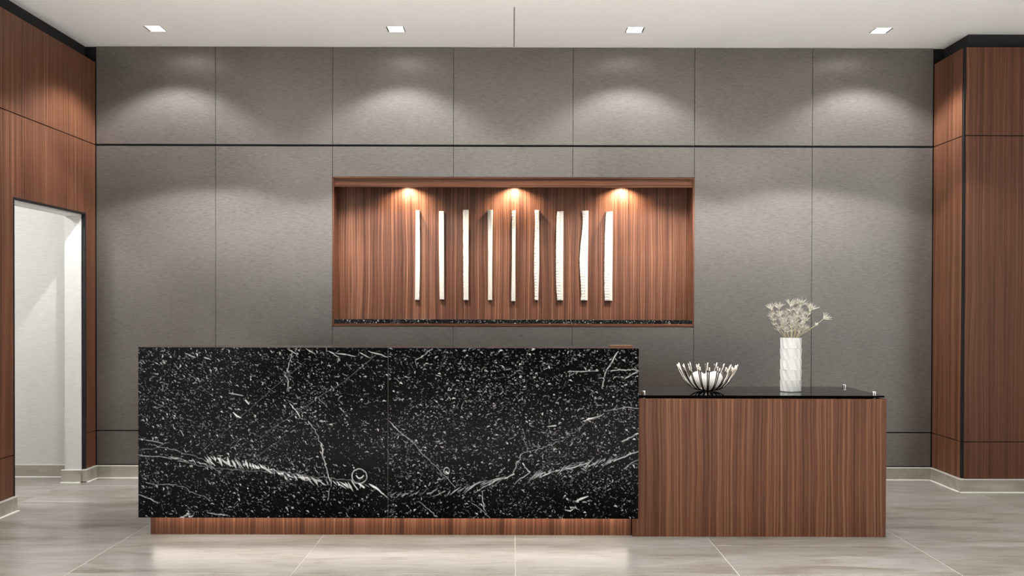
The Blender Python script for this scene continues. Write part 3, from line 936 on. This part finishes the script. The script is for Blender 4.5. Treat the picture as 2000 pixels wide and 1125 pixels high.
for (dx, dy), lab in zip(((0.0, -0.055), (-0.0505, 0.031), (0.0505, 0.031)), blabels):
    bm = bmesh.new()
    bmesh.ops.create_uvsphere(bm, u_segments=32, v_segments=20, radius=0.05)
    bmesh.ops.translate(bm, verts=bm.verts[:], vec=(bx + dx, by + dy, GT + 0.0655))
    o = finish('decorative_ball', bm, BALL, None, True)
    tag(o, lab, 'ball', 'white balls in the bowl')

# ================================================================== VASE
vx, vy = 1.675, 5.53
bm = bmesh.new()
NS, TIERS, VH = 20, 5, 0.322
rings = []
def vase_ring(z, r, tw):
    out = []
    for k in range(NS):
        rr = r + (0.0028 if k % 2 == 0 else -0.0028)
        a = k * 2 * math.pi / NS + tw
        out.append(bm.verts.new((vx + rr * math.cos(a), vy + rr * math.sin(a), z)))
    return out
for t in range(TIERS):                                 # each tier twists its pleats, then starts again
    za = GT + 0.004 + (VH - 0.004) * t / TIERS
    zb = GT + 0.004 + (VH - 0.004) * (t + 1) / TIERS
    rings.append(vase_ring(za + (0.001 if t else 0), 0.0585 if t % 2 else 0.0600, 0.0))
    rings.append(vase_ring((za + zb) / 2, 0.0595, -0.55 * 2 * math.pi / NS * 2 * 0.5))
    rings.append(vase_ring(zb, 0.0605 if t % 2 else 0.0595, -0.55 * 2 * math.pi / NS * 2))
for r0, r1 in zip(rings, rings[1:]):
    for k in range(NS):
        k2 = (k + 1) % NS
        bm.faces.new((r0[k], r0[k2], r1[k2]))
        bm.faces.new((r0[k], r1[k2], r1[k]))
top = rings[-1]
inner = [bm.verts.new((vx + (v.co.x - vx) * 0.92, vy + (v.co.y - vy) * 0.92, v.co.z)) for v in top]
inbot = [bm.verts.new((v.co.x, v.co.y, GT + 0.02)) for v in inner]
foot = [bm.verts.new((vx + (v.co.x - vx) * 0.94, vy + (v.co.y - vy) * 0.94, GT)) for v in rings[0]]
for A, B in ((top, inner), (inner, inbot), (foot, rings[0])):
    for k in range(NS):
        k2 = (k + 1) % NS
        bm.faces.new((A[k], A[k2], B[k2], B[k]))
bm.faces.new(inbot); bm.faces.new(foot[::-1])
vase = finish('vase', bm, CERAMIC)
tag(vase, 'tall white faceted ceramic vase holding dried flowers', 'vase')

# ================================================================== DRIED THISTLES
def leaf(bm, base, d, length, width, curl, rr):
    """a narrow pointed bract with thickness, bending as it goes"""
    d = Vector(d).normalized()
    side = d.cross(Vector((rr.uniform(-1, 1), rr.uniform(-1, 1), rr.uniform(-1, 1)))).normalized()
    up = side.cross(d)
    pts, rad = [], []
    for i in range(4):
        t = i / 3
        pts.append(Vector(base) + d * length * t + up * curl * length * t * t)
        rad.append(width * (0.55, 1.0, 0.7, 0.12)[i])
    add_tube(bm, pts, rad, 4)

ZT = GT + VH
def zc(x, y):   # crop units of the flower study -> metres around the vase
    return (x / 11.84 + 1480 - 1545.5) * 0.00307, ZT + (660.5 - (y / 11.84 + 575)) * 0.00307

heads = [  # x, y (crop units), depth offset, size, label or None
    (290, 320, -0.02, 1.15, 'dried white thistle with an outward curving stem, leftmost in vase'),
    (500, 300, 0.015, 1.15, 'upper dried thistle just right of the leftmost one in vase'), (760, 240, -0.01, 1.25, 'upper dried thistle just left of the tallest one in vase'), (1010, 230, 0.02, 1.4, 'tallest dried white thistle standing in the vase'),
    (1220, 340, -0.01, 1.3, 'upper dried thistle just right of the tallest one in vase'), (470, 500, -0.035, 1.1, None), (690, 470, 0.04, 1.1, None), (880, 400, -0.03, 1.15, None),
    (1110, 470, 0.035, 1.15, None), (350, 500, 0.03, 0.9, None), (570, 620, -0.045, 1.0, None), (740, 600, -0.05, 1.0, None), (890, 560, 0.05, 1.1, None),
    (1000, 590, -0.055, 0.9, 'dried round seed head thistle at the front of the bunch'),
    (1100, 770, -0.02, 0.8, 'short low dried sprig at the right rim of the vase'),
    (1540, 550, -0.015, 1.2, 'dried thistle stem leaning far out to the right'),
]
def thistle(k, hx, hy, dy, size, label):
    rr = random.Random(100 + k)
    X, Z = zc(hx, hy)
    # foot well inside the vase, then past the rim, then to the head
    px = max(-0.036, min(0.036, X * 0.42))
    py = max(-0.034, min(0.034, dy * 0.6))
    foot = Vector((vx + px * -0.3 + rr.uniform(-0.012, 0.012), vy + py * -0.3, GT + 0.05))
    rim = Vector((vx + px, vy + py, ZT + 0.002))
    head = Vector((vx + X, vy + dy, Z))
    mid = rim.lerp(head, 0.55) + Vector((0.012 * (1 if X < -0.1 else 0) * -1, 0, -0.004))
    root = thing('dried_thistle', label or 'dried white thistle in the crowded middle of the vase bunch', 'flower', tuple(foot),
                 None if label else 'dried thistles crowded in the middle of the vase')
    bm = bmesh.new()
    end = head - (head - mid).normalized() * 0.012
    add_tube(bm, [foot, foot.lerp(rim, 0.6), rim, rim.lerp(mid, 0.5), mid, mid.lerp(end, 0.5), end], [0.0023] * 4 + [0.0021, 0.0019, 0.0017], 5)
    st = finish('stem', bm, STEM, root)
    d = (head - mid).normalized()
    # whorls of small spiky leaves along the upper stem
    for t in ((0.3, 0.55, 0.8) if k != 15 else (0.62,)):
        bm = bmesh.new()
        p = rim.lerp(mid, t * 2) if t < 0.5 else mid.lerp(end, (t - 0.5) * 2)
        for j in range(8):
            a = j * 2 * math.pi / 8 + rr.uniform(-0.4, 0.4)
            out = (Vector((math.cos(a), math.sin(a), 0)) + d * rr.uniform(0.5, 1.5))
            leaf(bm, p, out, rr.uniform(0.018, 0.038) * size * (0.5 if k == 15 else 1), 0.0019, rr.uniform(-0.3, 0.4), rr)
        finish('leaf_whorl', bm, BRACT, root)
    # flower head: egg shaped heart in a cup of long pointed bracts
    bm = bmesh.new()
    ax = d.cross(Vector((0.3, 1, 0.1))).normalized(); bx_ = d.cross(ax)
    n = 12 if k != 13 else 18
    for ring_i, (tilt, ln, cnt) in enumerate(((1.0, 0.040, n), (0.5, 0.038, n - 3), (0.18, 0.026, 6))):
        for j in range(cnt):
            a = j * 2 * math.pi / cnt + rr.uniform(-0.25, 0.25)
            out = (ax * math.cos(a) + bx_ * math.sin(a)) * tilt * rr.uniform(0.75, 1.2) + d
            leaf(bm, end, out, ln * size * rr.uniform(0.8, 1.15), 0.0019 * size, rr.uniform(-0.1, 0.45), rr)
    hd = finish('flower_head', bm, BRACT, root)
    bm = bmesh.new()
    rad = 0.0065 * size if k != 13 else 0.011
    c = end + d * 0.004 if k != 15 else mid.lerp(end, 0.35)
    add_tube(bm, [c - d * rad * 1.2, c - d * rad * 0.6, c + d * rad * 0.2, c + d * rad * 1.1, c + d * rad * 1.7], [rad * 0.3, rad * 0.85, rad, rad * 0.65, rad * 0.15], 8)
    finish('seed_heart', bm, BRACT, root, True)
for k, hd in enumerate(heads):
    thistle(k, *hd)
